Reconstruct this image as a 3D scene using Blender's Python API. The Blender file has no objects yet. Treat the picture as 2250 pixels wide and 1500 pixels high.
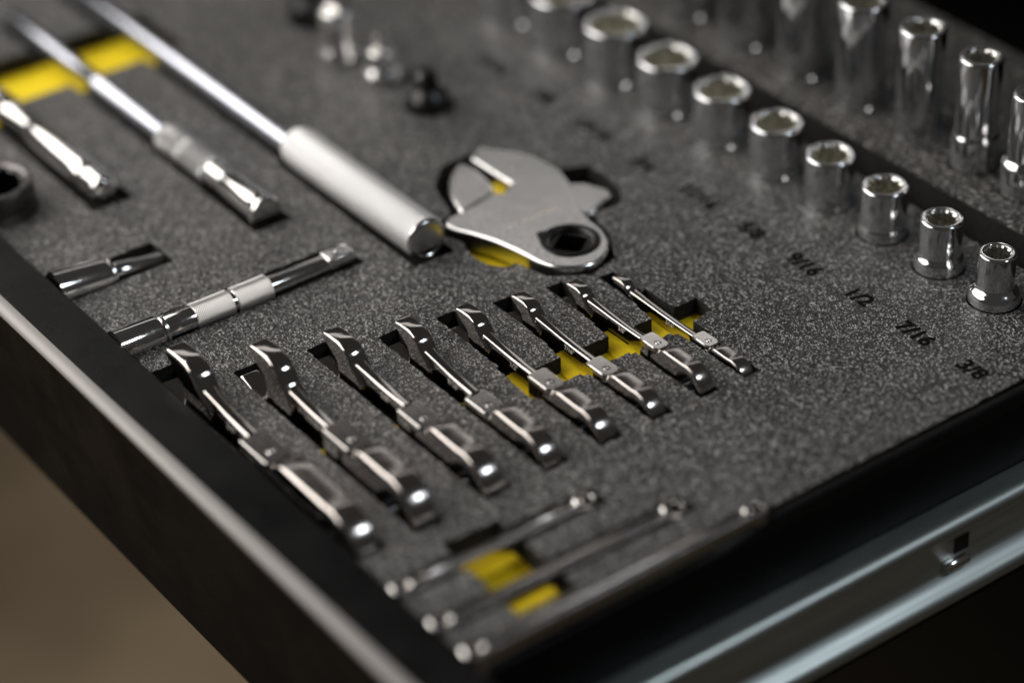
import bpy, bmesh, math, random
from mathutils import Vector, Matrix
random.seed(7)
MM = 0.001
PI = math.pi
scn = bpy.context.scene
COL = scn.collection

# ------------------------------------------------------------------ camera
cam_d = bpy.data.cameras.new('camera')
cam = bpy.data.objects.new('camera', cam_d)
COL.objects.link(cam)
RIGHT = Vector((0.58912224, 0.80738919, -0.03252204))
DOWN = Vector((0.43758311, -0.35260664, -0.82715753))
FWD = Vector((-0.67930554, 0.47306580, -0.56102828))
mw = Matrix.Identity(4)
for i in range(3):
    mw[i][0] = RIGHT[i]; mw[i][1] = -DOWN[i]; mw[i][2] = -FWD[i]
mw[0][3], mw[1][3], mw[2][3] = 0.70327209, -0.48975602, 0.58082191
cam.matrix_world = mw
cam_d.sensor_width = 36.0
cam_d.lens = 89.6
cam_d.clip_start = 0.02
cam_d.clip_end = 60.0
cam_d.dof.use_dof = True
cam_d.dof.focus_distance = 1.036
cam_d.dof.aperture_fstop = 2.4
cam_d.dof.aperture_blades = 0
scn.camera = cam

# ------------------------------------------------------------------ light
world = bpy.data.worlds.new('World')
scn.world = world
world.use_nodes = True
bg = world.node_tree.nodes['Background']
bg.inputs[0].default_value = (1.0, 0.95, 0.90, 1)
bg.inputs[1].default_value = 0.022

def area(name, loc, target, sx, sy, radiance, col):
    d = bpy.data.lights.new(name, 'AREA')
    d.shape = 'RECTANGLE'; d.size = sx; d.size_y = sy
    d.energy = radiance * PI * sx * sy
    d.color = col
    o = bpy.data.objects.new(name, d); COL.objects.link(o)
    o.location = loc
    o.rotation_euler = (Vector(target) - Vector(loc)).to_track_quat('-Z', 'Y').to_euler()
    return o
# wide warm opening of the workshop in front of the drawer, to the left
area('workshop_door_light', (-0.64, -0.50, 0.67), (-0.02, 0, 0), 1.38, 0.78, 2.6, (1.0, 0.955, 0.91))
# small cool window behind the photographer's right shoulder
area('window_light', (1.00, 0.66, 1.30), (0, 0.05, 0), 0.30, 0.30, 8.0, (0.82, 0.91, 1.0))
# pale far wall, seen in the upward faces
area('far_wall_light', (-1.95, 1.35, 1.50), (0, 0, 1.50), 2.8, 0.32, 0.50, (1.0, 0.97, 0.95))

scn.view_settings.view_transform = 'Standard'
scn.view_settings.look = 'None'
scn.view_settings.exposure = 0.85
scn.view_settings.gamma = 1.0
scn.view_settings.use_curve_mapping = False
scn.cycles.max_bounces = 10
scn.cycles.glossy_bounces = 6
scn.cycles.sample_clamp_indirect = 6.0
scn.cycles.use_denoising = True

# ------------------------------------------------------------------ materials
def newmat(name):
    m = bpy.data.materials.new(name); m.use_nodes = True
    nt = m.node_tree
    b = nt.nodes['Principled BSDF']
    return m, nt, b

def node(nt, t, **kw):
    n = nt.nodes.new(t)
    for k, v in kw.items():
        setattr(n, k, v)
    return n

def ramp(nt, src, stops):
    r = node(nt, 'ShaderNodeValToRGB')
    e = r.color_ramp.elements
    while len(e) < len(stops):
        e.new(0.5)
    for el, (p, c) in zip(e, stops):
        el.position = p
        el.color = (c[0], c[1], c[2], 1) if not isinstance(c, (int, float)) else (c, c, c, 1)
    nt.links.new(src, r.inputs[0])
    return r.outputs[0]

def objco(nt, sc=(1, 1, 1)):
    tc = node(nt, 'ShaderNodeTexCoord')
    mp = node(nt, 'ShaderNodeMapping')
    mp.inputs['Scale'].default_value = sc
    nt.links.new(tc.outputs['Object'], mp.inputs[0])
    return mp.outputs[0]

def noise(nt, co, scale, detail=2.0, rough=0.5):
    n = node(nt, 'ShaderNodeTexNoise')
    n.inputs['Scale'].default_value = scale
    n.inputs['Detail'].default_value = detail
    n.inputs['Roughness'].default_value = rough
    nt.links.new(co, n.inputs['Vector'])
    return n.outputs[0]

def bump(nt, b, h, dist, strength=1.0):
    bp = node(nt, 'ShaderNodeBump')
    bp.inputs['Distance'].default_value = dist
    bp.inputs['Strength'].default_value = strength
    nt.links.new(h, bp.inputs['Height'])
    nt.links.new(bp.outputs[0], b.inputs['Normal'])

def metal(name, base, r0, r1, scale=400.0, stretch=(1, 1, 1), wob=0.0):
    m, nt, b = newmat(name)
    b.inputs['Metallic'].default_value = 1.0
    co = objco(nt, stretch)
    n1 = noise(nt, co, scale, 3.0, 0.6)
    rr = ramp(nt, n1, [(0.35, r0), (0.7, r1)])
    nt.links.new(rr, b.inputs['Roughness'])
    n2 = noise(nt, co, 60.0, 3.0)
    c = ramp(nt, n2, [(0.3, tuple(v * 0.88 for v in base)), (0.7, base)])
    nt.links.new(c, b.inputs['Base Color'])
    if wob:
        bump(nt, b, n1, wob)
    return m

def knurl(name, base, rough, around, pitch, dist):
    m, nt, b = newmat(name)
    b.inputs['Metallic'].default_value = 1.0
    b.inputs['Base Color'].default_value = (*base, 1)
    b.inputs['Roughness'].default_value = rough
    uv = node(nt, 'ShaderNodeUVMap')
    sp = node(nt, 'ShaderNodeSeparateXYZ')
    nt.links.new(uv.outputs[0], sp.inputs[0])
    def mth(op, a, c):
        n = node(nt, 'ShaderNodeMath', operation=op)
        for i, v in enumerate((a, c)):
            if v is None:
                continue
            if isinstance(v, (int, float)):
                n.inputs[i].default_value = v
            else:
                nt.links.new(v, n.inputs[i])
        return n.outputs[0]
    u = mth('MULTIPLY', sp.outputs[0], around * PI)
    v = mth('MULTIPLY', sp.outputs[1], PI / pitch)
    s1 = mth('ABSOLUTE', mth('SINE', mth('ADD', u, v), None), None)
    s2 = mth('ABSOLUTE', mth('SINE', mth('SUBTRACT', u, v), None), None)
    bump(nt, b, mth('MINIMUM', s1, s2), dist)
    return m

def foam_mat(name, dark, mid, light, stretch=(1, 1, 1), rough=0.62):
    m, nt, b = newmat(name)
    co = objco(nt, stretch)
    def cells(scale):
        vo = node(nt, 'ShaderNodeTexVoronoi')
        vo.inputs['Scale'].default_value = scale
        nt.links.new(co, vo.inputs['Vector'])
        sx = node(nt, 'ShaderNodeSeparateXYZ')
        nt.links.new(vo.outputs['Color'], sx.inputs[0])
        return vo.outputs['Distance'], sx.outputs[0]
    d1, r1 = cells(1280.0)          # cell walls of the foam skin
    d2, r2 = cells(2900.0)
    bead = ramp(nt, d1, [(0.10, 1.0), (0.75, 0.0)])
    rr = ramp(nt, r1, [(0.0, 0.03), (0.50, 0.12), (0.72, 0.55), (1.0, 1.0)])
    mb = node(nt, 'ShaderNodeMath', operation='MULTIPLY')
    nt.links.new(bead, mb.inputs[0]); nt.links.new(rr, mb.inputs[1])
    big = ramp(nt, r2, [(0.0, 0.40), (1.0, 1.0)])
    mb2 = node(nt, 'ShaderNodeMath', operation='MULTIPLY')
    nt.links.new(mb.outputs[0], mb2.inputs[0]); nt.links.new(big, mb2.inputs[1])
    n1 = noise(nt, co, 480.0, 3.0, 0.65)
    cl = ramp(nt, n1, [(0.36, 0.30), (0.66, 1.35)])
    mb3 = node(nt, 'ShaderNodeMath', operation='MULTIPLY')
    nt.links.new(mb2.outputs[0], mb3.inputs[0]); nt.links.new(cl, mb3.inputs[1])
    c = ramp(nt, mb3.outputs[0], [(0.02, dark), (0.15, mid), (0.40, light)])  # palest stop paints the skin's specular glints into the base colour
    mx = node(nt, 'ShaderNodeMath', operation='ADD')
    nt.links.new(mb2.outputs[0], mx.inputs[0]); nt.links.new(n1, mx.inputs[1])
    n3 = noise(nt, co, 30.0, 5.0, 0.65)
    k = ramp(nt, n3, [(0.3, 0.68), (0.68, 1.0)])
    mc = node(nt, 'ShaderNodeMix', data_type='RGBA', blend_type='MULTIPLY')
    mc.inputs[0].default_value = 1.0
    nt.links.new(c, mc.inputs[6]); nt.links.new(k, mc.inputs[7])
    nt.links.new(mc.outputs[2], b.inputs['Base Color'])
    b.inputs['Roughness'].default_value = rough
    b.inputs['Specular IOR Level'].default_value = 0.45
    bump(nt, b, mx.outputs[0], 0.0013)
    return m

def plain(name, base, rough, spec=0.5, var=0.15, vs=40.0, bd=0.0, bs=1500.0):
    m, nt, b = newmat(name)
    co = objco(nt)
    n = noise(nt, co, vs, 4.0, 0.6)
    c = ramp(nt, n, [(0.3, tuple(v * (1 - var) for v in base)), (0.7, tuple(min(1, v * (1 + var)) for v in base))])
    nt.links.new(c, b.inputs['Base Color'])
    b.inputs['Roughness'].default_value = rough
    b.inputs['Specular IOR Level'].default_value = spec
    if bd:
        bump(nt, b, noise(nt, co, bs, 3.0), bd)
    return m

M_CHROME = metal('polished_chrome', (0.74, 0.72, 0.70), 0.08, 0.17, 500)
M_SOCKET = metal('socket_chrome', (0.76, 0.765, 0.78), 0.07, 0.15, 350, (1, 1, 0.25))
M_WRENCH = metal('black_nickel_polish', (0.52, 0.485, 0.46), 0.06, 0.12, 420)
M_HEAD = metal('ratchet_head_polish', (0.50, 0.465, 0.44), 0.13, 0.21, 260)
M_PLATE = metal('satin_hinge_plate', (0.68, 0.65, 0.62), 0.08, 0.13, 600)
M_SHAFT = metal('cool_steel_shaft', (0.52, 0.54, 0.60), 0.20, 0.28, 400)
M_BAR = metal('slim_wrench_chrome', (0.70, 0.67, 0.655), 0.13, 0.22, 300)
M_SATIN = metal('satin_steel', (0.76, 0.75, 0.74), 0.20, 0.27, 500)
M_BORE = metal('dull_bore', (0.74, 0.73, 0.68), 0.20, 0.30, 700)
M_DARK = metal('dark_gear_steel', (0.16, 0.15, 0.15), 0.25, 0.4, 600)
M_BLACKOX = metal('black_oxide', (0.05, 0.05, 0.05), 0.28, 0.42, 500)
M_ZINC = metal('zinc_slide', (0.62, 0.67, 0.65), 0.36, 0.50, 120, (1, 0.08, 1))
M_GRIP = knurl('knurled_grip', (1.0, 1.0, 1.0), 0.46, 44, 1.4, 0.00026)
M_KNURL = knurl('knurled_collar', (0.88, 0.87, 0.86), 0.28, 32, 1.2, 0.0004)
M_FOAM = foam_mat('grey_foam_skin', (0.026, 0.025, 0.0242), (0.31, 0.298, 0.289), (1.0, 0.98, 0.965), rough=0.28)
M_FOAM2 = foam_mat('raised_foam_skin', (0.020, 0.0185, 0.0175), (0.22, 0.207, 0.195), (0.95, 0.91, 0.87), (0.6, 1, 1))
M_FOAMDARK = plain('dark_wall_foam', (0.022, 0.0205, 0.019), 0.8, 0.2, 0.75, 1300, 0.0006, 1500)
M_YELLOW = plain('yellow_foam', (0.88, 0.66, 0.012), 0.7, 0.25, 0.08, 60, 0.0003)
M_BLACK = plain('black_powder_coat', (0.006, 0.006, 0.0062), 0.30, 0.13, 0.2, 20, 0.0001, 2500)
_nt = M_BLACK.node_tree; _b = _nt.nodes['Principled BSDF']    # handling smudges in the gloss
_nt.links.new(ramp(_nt, noise(_nt, objco(_nt), 26.0, 4.0, 0.65), [(0.35, 0.22), (0.7, 0.5)]), _b.inputs['Roughness'])
M_BLACKIN = plain('black_cabinet_paint', (0.010, 0.010, 0.010), 0.55, 0.3, 0.2, 10)
M_TRIM = plain('anodised_pull_trim', (0.36, 0.34, 0.325), 0.42, 0.5, 0.05, 25)
M_INK = plain('black_marker', (0.004, 0.004, 0.004), 0.85, 0.08, 0.2, 300)
M_ETCH = plain('pale_etch', (0.55, 0.52, 0.47), 0.6, 0.3, 0.1, 300)
M_PRINT = plain('pale_orange_print', (0.62, 0.50, 0.40), 0.5, 0.3, 0.1, 300)
def floor_mat():
    m, nt, b = newmat('beige_concrete')
    co = objco(nt)
    n = noise(nt, co, 2.2, 4.0, 0.55)
    c = ramp(nt, n, [(0.36, (0.10, 0.070, 0.041)), (0.64, (0.31, 0.236, 0.146))])
    n2 = noise(nt, co, 60.0, 4.0, 0.6)
    k = ramp(nt, n2, [(0.3, 0.85), (0.7, 1.0)])
    mc = node(nt, 'ShaderNodeMix', data_type='RGBA', blend_type='MULTIPLY')
    mc.inputs[0].default_value = 1.0
    nt.links.new(c, mc.inputs[6]); nt.links.new(k, mc.inputs[7])
    nt.links.new(mc.outputs[2], b.inputs['Base Color'])
    b.inputs['Roughness'].default_value = 0.6
    bump(nt, b, n2, 0.001)
    return m
M_FLOOR = floor_mat()

# ------------------------------------------------------------------ helpers
def tag(o, label=None, cat=None, group=None, kind=None):
    if label: o['label'] = label
    if cat: o['category'] = cat
    if group: o['group'] = group
    if kind: o['kind'] = kind
    return o

def thing(name, loc, label, cat, group=None, rot=(0, 0, 0)):
    o = bpy.data.objects.new(name, None); COL.objects.link(o)
    o.location = [v * MM for v in loc]
    o.rotation_euler = rot
    o.empty_display_size = 0.01
    return tag(o, label, cat, group)

def obj(name, vf, mat, parent=None, angle=32, recalc=True):
    vs, fs = vf[0], vf[1]
    me = bpy.data.meshes.new(name)
    me.from_pydata([[c * MM for c in v] for v in vs], [], fs)
    if len(vf) > 2 and vf[2]:
        uvl = me.uv_layers.new(name='UVMap')
        k = 0
        for p in me.polygons:
            uvs = vf[2][p.index]
            for j, li in enumerate(p.loop_indices):
                uvl.data[li].uv = uvs[j] if uvs else (0, 0)
    if recalc:
        bm = bmesh.new(); bm.from_mesh(me)
        bmesh.ops.recalc_face_normals(bm, faces=bm.faces)
        bm.to_mesh(me); bm.free()
    me.shade_smooth()
    me.set_sharp_from_angle(angle=math.radians(angle))
    for p in me.polygons:
        if len(p.vertices) > 4:
            p.use_smooth = False
    me.materials.append(mat)
    o = bpy.data.objects.new(name, me); COL.objects.link(o)
    if parent is not None:
        o.parent = parent
    return o

def merge(*parts):
    V, F = [], []
    for p in parts:
        n = len(V)
        V += list(p[0]); F += [tuple(i + n for i in f) for f in p[1]]
    return V, F

def move(p, d):
    return ([(v[0] + d[0], v[1] + d[1], v[2] + d[2]) for v in p[0]],) + tuple(p[1:])

def box(x0, x1, y0, y1, z0, z1, b=0.0):
    if b <= 0:
        V = [(x, y, z) for z in (z0, z1) for y in (y0, y1) for x in (x0, x1)]
        return V, [(0, 2, 3, 1), (4, 5, 7, 6), (0, 1, 5, 4), (1, 3, 7, 5), (3, 2, 6, 7), (2, 0, 4, 6)]
    o = rrect(x0, x1, y0, y1, b, 3)
    return puff(o, [(z0, b), (z0 + b * 0.3, b * 0.3), (z0 + b, 0), (z1 - b, 0), (z1 - b * 0.3, b * 0.3), (z1, b)], 'xy')

AX = {'x': lambda t, a, c: (t, a, c), 'y': lambda t, a, c: (c, t, a), 'z': lambda t, a, c: (a, c, t)}
def lathe(prof, axis='z', n=48, cap0=True, cap1=True, ctr=(0, 0)):
    f = AX[axis]
    V, F, U = [], [], []
    for t, r in prof:
        for i in range(n):
            a = 2 * PI * i / n
            V.append(f(t, ctr[0] + r * math.cos(a), ctr[1] + r * math.sin(a)))
    for k in range(len(prof) - 1):
        for i in range(n):
            j = (i + 1) % n
            F.append((k * n + i, k * n + j, (k + 1) * n + j, (k + 1) * n + i))
            t0, t1 = prof[k][0], prof[k + 1][0]
            U.append([(i / n, t0), ((i + 1) / n, t0), ((i + 1) / n, t1), (i / n, t1)])
    if cap0:
        F.append(tuple(range(n))); U.append(None)
    if cap1:
        F.append(tuple(range((len(prof) - 1) * n, len(prof) * n))); U.append(None)
    return V, F, U

def rrect(x0, x1, y0, y1, r, n=5):
    P = []
    for cx, cy, a0 in ((x1 - r, y1 - r, 0), (x0 + r, y1 - r, 90), (x0 + r, y0 + r, 180), (x1 - r, y0 + r, 270)):
        for i in range(n + 1):
            a = math.radians(a0 + 90 * i / n)
            P.append((cx + r * math.cos(a), cy + r * math.sin(a)))
    return P

def area2(P):
    return 0.5 * sum(P[i][0] * P[(i + 1) % len(P)][1] - P[(i + 1) % len(P)][0] * P[i][1] for i in range(len(P)))

def inset(P, d):
    n = len(P); out = []
    for i in range(n):
        p, q, r = P[i - 1], P[i], P[(i + 1) % n]
        e1 = (q[0] - p[0], q[1] - p[1]); e2 = (r[0] - q[0], r[1] - q[1])
        l1 = math.hypot(*e1) or 1e-9; l2 = math.hypot(*e2) or 1e-9
        n1 = (-e1[1] / l1, e1[0] / l1); n2 = (-e2[1] / l2, e2[0] / l2)
        s = (n1[0] + n2[0], n1[1] + n2[1]); ls = math.hypot(*s) or 1e-9
        s = (s[0] / ls, s[1] / ls)
        c = max(0.5, s[0] * n1[0] + s[1] * n1[1])
        out.append((q[0] + s[0] * d / c, q[1] + s[1] * d / c))
    return out

PL = {'xy': lambda p, h: (p[0], p[1], h), 'xz': lambda p, h: (p[0], h, p[1]), 'yz': lambda p, h: (h, p[0], p[1])}
def puff(P, levels, plane='xz', cap=True):
    """stack copies of a 2D outline at heights h, each drawn in by an inset"""
    if area2(P) < 0:
        P = P[::-1]
    f = PL[plane]; n = len(P)
    V, F = [], []
    for h, d in levels:
        V += [f(p, h) for p in (inset(P, d) if d else P)]
    for k in range(len(levels) - 1):
        for i in range(n):
            j = (i + 1) % n
            F.append((k * n + i, k * n + j, (k + 1) * n + j, (k + 1) * n + i))
    if cap:
        F.append(tuple(range(n))); F.append(tuple(range((len(levels) - 1) * n, len(levels) * n)))
    return V, F

def slab_levels(h0, h1, b):
    return [(h0, b), (h0 + b * 0.3, b * 0.3), (h0 + b, 0), (h1 - b, 0), (h1 - b * 0.3, b * 0.3), (h1, b)]

def loft(sections):
    """sections: list of equal-length 3D point rings"""
    n = len(sections[0]); V = [p for s in sections for p in s]; F = []
    for k in range(len(sections) - 1):
        for i in range(n):
            j = (i + 1) % n
            F.append((k * n + i, k * n + j, (k + 1) * n + j, (k + 1) * n + i))
    F.append(tuple(range(n))); F.append(tuple(range((len(sections) - 1) * n, len(sections) * n)))
    return V, F

def text_mesh(s, size, bold=0.0, ext=0.0):
    cu = bpy.data.curves.new('t', 'FONT')
    cu.body = s; cu.size = size * MM; cu.align_x = 'CENTER'; cu.align_y = 'CENTER'
    cu.offset = bold * MM; cu.extrude = ext * MM; cu.resolution_u = 3
    to = bpy.data.objects.new('t', cu); COL.objects.link(to)
    dg = bpy.context.evaluated_depsgraph_get()
    me = bpy.data.meshes.new_from_object(to.evaluated_get(dg))
    bpy.data.objects.remove(to); bpy.data.curves.remove(cu)
    return me

def boolean_cut(o, cutters):
    """cut a list of (verts, faces) solids out of o"""
    tmp = []
    for c in cutters:
        co = obj('cutter', c, M_BLACK)
        tmp.append(co)
        md = o.modifiers.new('cut', 'BOOLEAN'); md.operation = 'DIFFERENCE'; md.object = co
        try:
            md.solver = 'MANIFOLD'
        except Exception:
            md.solver = 'EXACT'
    bpy.context.view_layer.update()
    dg = bpy.context.evaluated_depsgraph_get()
    me = bpy.data.meshes.new_from_object(o.evaluated_get(dg))
    old = o.data
    mats = [m for m in old.materials]
    o.modifiers.clear()
    o.data = me
    me.materials.clear()
    me.materials.append(mats[0])
    for p in me.polygons:
        p.material_index = 0
    me.shade_flat()
    bpy.data.meshes.remove(old)
    for c in tmp:
        m = c.data
        bpy.data.objects.remove(c); bpy.data.meshes.remove(m)
    return o

def rough_outline(P, amp=0.28, step=2.2, seed=0):
    """hand-cut edge: resample a polygon and jitter it a little"""
    rnd = random.Random(seed); out = []
    for i in range(len(P)):
        a, c = P[i], P[(i + 1) % len(P)]
        L = math.hypot(c[0] - a[0], c[1] - a[1]); k = max(1, int(L / step))
        for j in range(k):
            t = j / k
            out.append((a[0] + (c[0] - a[0]) * t + rnd.uniform(-amp, amp), a[1] + (c[1] - a[1]) * t + rnd.uniform(-amp, amp)))
    return out

def rough_box(x0, x1, y0, y1, seed, amp=0.28):
    return rough_outline([(x0, y0), (x1, y0), (x1, y1), (x0, y1)], amp, 2.2, seed)

# ------------------------------------------------------------------ setting
fl = obj('floor', box(-6000, 4000, -5000, 6000, -890, -850), M_FLOOR)
tag(fl, kind='structure')

# tool chest with its open drawer ---------------------------------
cb = thing('tool_chest', (0, 600, -850), 'black tool chest with one drawer pulled open, pale grey trim on its front', 'tool chest')
O = P0 = (0, -600, 850)   # parts are written in foam-top coordinates
front = [(-130.2, -92), (-130.2, 6.2), (-131.8, 8), (-152.6, 8.4), (-152.8, 6.2), (-157.4, 5.4), (-145, -73), (-145, -92)]
df = obj('drawer_front', move(puff(front, slab_levels(-575, 176, 1.2), 'yz'), O), M_BLACK, cb, 25)
trim = [(-153.0, 6.8), (-152.9, 8.5), (-154.6, 9.0), (-156.8, 8.9), (-158.4, 8.2), (-159.1, 7.0), (-158.9, 6.1), (-157.8, 5.7)]
obj('pull_trim', move(puff(trim, slab_levels(-574, 175.5, 0.8), 'yz'), O), M_TRIM, df, 50)
obj('drawer_side', move(box(150.2, 152.4, -129.8, 319, -96, -5.5, 0.8), O), M_BLACK, cb)
obj('drawer_side', move(box(-566.4, -564.2, -129.8, 319, -96, -5.5, 0.8), O), M_BLACK, cb)
obj('side_hem', move(puff([(-30, -7.5), (318.5, -7.5), (318.5, -0.8), (18, -0.8), (10, -1.4)], slab_levels(148.6, 153.0, 1.0), 'yz'), O), M_BLACK, cb)
obj('drawer_back', move(box(-564, 150, 319.6, 321.6, -96, 4, 0.8), O), M_BLACK, cb)
obj('drawer_bottom', move(box(-564, 150, -129.5, 319, -96, -93.5), O), M_BLACKIN, cb)

def arc(cx, cy, r, a0, a1, n=7):
    return [(cx + r * math.cos(math.radians(a0 + (a1 - a0) * i / n)), cy + r * math.sin(math.radians(a0 + (a1 - a0) * i / n))) for i in range(n + 1)]
def slide(x, sgn, parent):
    s = lambda P: [(x + sgn * p[0], p[1]) for p in P]
    # outer channel: rolled flange above, flat web, rolled flange below
    prof = [(0.2, -36.5)] + arc(8.5, -41.0, 4.3, 90, -35) + [(9.2, -46.2), (6.2, -48.5), (5.6, -50.0), (5.6, -65.2), (6.4, -67.0), (9.6, -69.6)] + arc(9.2, -74.6, 4.6, 70, -80) + [(0.2, -80.2)]
    r = obj('slide_rail', move(puff(s(prof), [(-128, 0), (318, 0)], 'xz'), O), M_ZINC, parent, 40)
    lip = [(7.0, -68.9), (11.2, -71.4), (11.6, -72.2), (7.0, -70.2)]
    obj('ball_track', move(puff(s(lip), [(-127.5, 0), (317, 0)], 'xz'), O), M_DARK, r)
    if sgn > 0:
        obj('lever_slot', move(box(x + 5.0, x + 6.1, 98.5, 106, -59.5, -52.5), O), M_BLACKIN, r)
        obj('release_lever', move(lathe([(92, 0.4), (92.6, 1.8), (94, 2.5), (104, 2.6), (105.4, 1.8), (106, 0.4)], 'y', 20, ctr=(-63.2, x + 7.0)), O), M_CHROME, r)
slide(152.6, 1, cb)
slide(-566.8, -1, cb)
obj('lower_body', move(box(-600, 186, 330, 900, -800, -112, 3), P0), M_BLACKIN, cb)
obj('upper_body', move(box(-600, 186, 330, 900, 34, 150, 3), P0), M_BLACKIN, cb)
obj('side_panel', move(box(170, 186, 331, 899, -111.5, 33.5), P0), M_BLACKIN, cb)
obj('side_panel', move(box(-600, -584, 331, 899, -111.5, 33.5), P0), M_BLACKIN, cb)
obj('back_panel', move(box(-583, 169, 890, 899, -111.5, 33.5), P0), M_BLACKIN, cb)
for cx in (-540, 126):
    for cy in (390, 840):
        obj('caster', move(lathe([(-16, 18), (-16, 22), (-13, 25), (13, 25), (16, 22), (16, 18)], 'x', 28, ctr=(cy, -825)), (cx, P0[1], P0[2])), M_BLACKOX, cb)

# ------------------------------------------------------------------ wrench data
#  size  mark     yc    xtip  jawtop h0   h1   hx0  hx1  hz   ringtop slotfar
WR = [
    (19.05, '3/4"', -120.5, -62.0, 18.6, 10.4, 7.0, -4.0, 18.0, 6.5, 10.4, -73),
    (17.46, '11/16"', -94.8, -40.8, 20.4, 10.8, 9.0, 14.5, 35.0, 10.6, 13.4, -52.5),
    (15.88, '5/8"', -63.4, -37.0, 15.0, 9.0, 8.2, 18.0, 36.5, 7.4, 11.0, -47.5),
    (14.29, '9/16"', -36.0, -26.4, 13.8, 8.0, 4.8, 24.0, 40.2, 3.8, 8.4, -37.0),
    (12.70, '1/2"', -9.6, -21.6, 11.6, 6.0, 4.8, 29.2, 44.4, 5.6, 7.6, -33.6),
    (11.11, '7/16"', 15.2, -17.4, 9.4, 5.0, 3.4, 34.0, 47.6, 3.4, 6.0, -28.0),
    (9.53, '3/8"', 39.0, -11.5, 8.4, 5.4, 5.1, 37.8, 50.0, 7.0, 8.6, -23.4),
    (7.94, '5/16"', 60.8, -8.8, 3.7, 0.9, 0.4, 44.0, 55.2, 1.7, 2.4, -16.0),
]
def wdims(w):
    s, mk, yc, xt, jt, h0, h1, hx0, hx1, hz, rt, far = w
    R = 1.08 * s
    return dict(s=s, R=R, zc=jt - R, xc=xt + 0.517 * R, t=0.35 * s + 2.8, wd=0.20 * s + 1.9, yw=0.48 * s + 3.0, th=0.41 * s + 3.1,
                Rr=0.78 * s + 2.0, xend=77.0)

# ------------------------------------------------------------------ foam
cut = []
yel = []
def pocket(P, d, z1=6.0):
    cut.append(puff(P, [(-d, 0), (z1, 0)], 'xy'))
sd = 10
for w in WR:
    D = wdims(w); yc = w[2]; hx0 = w[7]
    sd += 3
    pocket(rough_box(w[11], w[3] + 1.75 * w[0], yc - D['t'] / 2 - 1.3, yc + D['t'] / 2 + 0.9, sd), 1.97 * w[0] - w[4] + 2.0)
    ex = 4.2 if w[0] < 8 else 0.9
    pocket(rough_box(w[3] + 1.55 * w[0], hx0 + 1, yc - D['wd'] / 2 - 3.0, yc + D['wd'] / 2 + ex, sd + 1), 13.0)
    hw = D['yw'] / 2
    pocket(rough_box(hx0 - 1.0, 78.6, yc - hw - 0.9, yc + hw + 0.9, sd + 2), 2 * D['Rr'] - w[10] + 3.0)
def notch(P, seed, zf=-10.0, cutamp=0.3):
    pocket(rough_outline(P, cutamp, 2.2, seed), -zf + 5.0)
    yel.append((inset(P if area2(P) > 0 else P[::-1], -0.6), zf))
def ell(cx, cy, a, b, n=28, a0=0, a1=360):
    return [(cx + a * math.cos(math.radians(a0 + (a1 - a0) * i / n)), cy + b * math.sin(math.radians(a0 + (a1 - a0) * i / n))) for i in range(n)]
notch([(21.6, -17), (25.5, -17.5), (36.2, -16.0), (35.6, 10), (36.2, 40), (35.4, 64), (32.6, 78.2), (21.8, 78.6), (22.6, 50), (21.4, 20)], 51, -7.6)
for w in WR[4:]:
    D = wdims(w); yc = w[2]
    notch([(11, yc - D['yw'] / 2 - 2.0), (37.5, yc - D['yw'] / 2 - 3.4), (38, yc + 1.6), (11, yc + 1.6)], 60 + int(w[0]), -6.4)
notch([(90.4, -97.5), (139.6, -98.8), (140.2, -73.2), (90.8, -73.0)], 52)
notch([(-357, -80), (-312, -80), (-312.5, 27), (-356, 28)], 53)
notch(ell(-62, 33.5, 15.5, 8.4), 54, -8.0)
notch([(-113, 67.5), (-97.5, 61), (-92, 67), (-106, 74)], 55, -3.6)
for w in WR[1:4]:
    D = wdims(w); yc = w[2]
    notch([(w[7] - 10, yc - D['wd'] / 2 - 3.2), (w[7] + 1.5, yc - D['wd'] / 2 - 3.4), (w[7] + 1.5, yc - 0.5), (w[7] - 10, yc - 0.5)], 60 + int(w[0]), -7.5)
# extension bars, breaker bar, ratchet, box wrenches
pocket(rough_box(-108, -88.4, -128.5, -13.8, 71), 8.5)
pocket(rough_box(-161, -141.2, -128.5, -77, 72), 8.0)
pocket(rough_box(96.6, 107.6, -128.5, -34.6, 73), 7.0)
pocket(rough_box(121.0, 131.8, -128.5, -11.4, 74), 7.0)
pocket(rough_box(142.4, 152.0, -128.5, 10.6, 75), 9.0)
pocket(rough_box(-440, -182, 4.0, 17.2, 76), 4.5)
pocket(rough_box(-184, -71.5, 1.0, 21.6, 77), 6.5)
pocket(rough_box(-392, -230, -36.0, -21.5, 78), 6.0)
pocket(rough_box(-233, -139, -37.4, -18.6, 79), 8.0)
pocket(rough_box(-350, -199.5, -84.5, -64.0, 80), 8.0)
# socket holes
SOCK = [(99.5, 9.53, 15.7, 21.8, 23.0, '3/8'), (67.0, 11.11, 18.2, 21.6, 23.9, '7/16'), (32.6, 12.70, 20.2, 21.4, 23.9, '1/2'),
        (-1.9, 14.29, 22.1, 22.1, 23.9, '9/16'), (-37.2, 15.88, 24.2, 24.2, 24.4, '5/8'), (-74.8, 17.46, 26.6, 26.6, 25.3, '11/16'),
        (-114.1, 19.05, 28.9, 28.9, 25.6, '3/4'), (-153.3, 20.64, 30.8, 30.8, 27.6, '13/16'), (-194.4, 22.23, 32.6, 32.6, 27.8, '7/8'),
        (-236.8, 23.81, 34.2, 34.2, 28.4, '15/16')]
SY = 173.2
for k, (x, s, dt, db, zt, mk) in enumerate(SOCK):
    pocket(rough_outline(ell(x, SY, db / 2 + 0.7, db / 2 + 0.7, 30), 0.14, 9, 90 + k), 12.5)
ADP = [(-254.0, 82.0, 12.4), (-221.0, 84.5, 10.8), (-185.5, 86.5, 11.4), (-296.0, 92.0, 12.0)]
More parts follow.
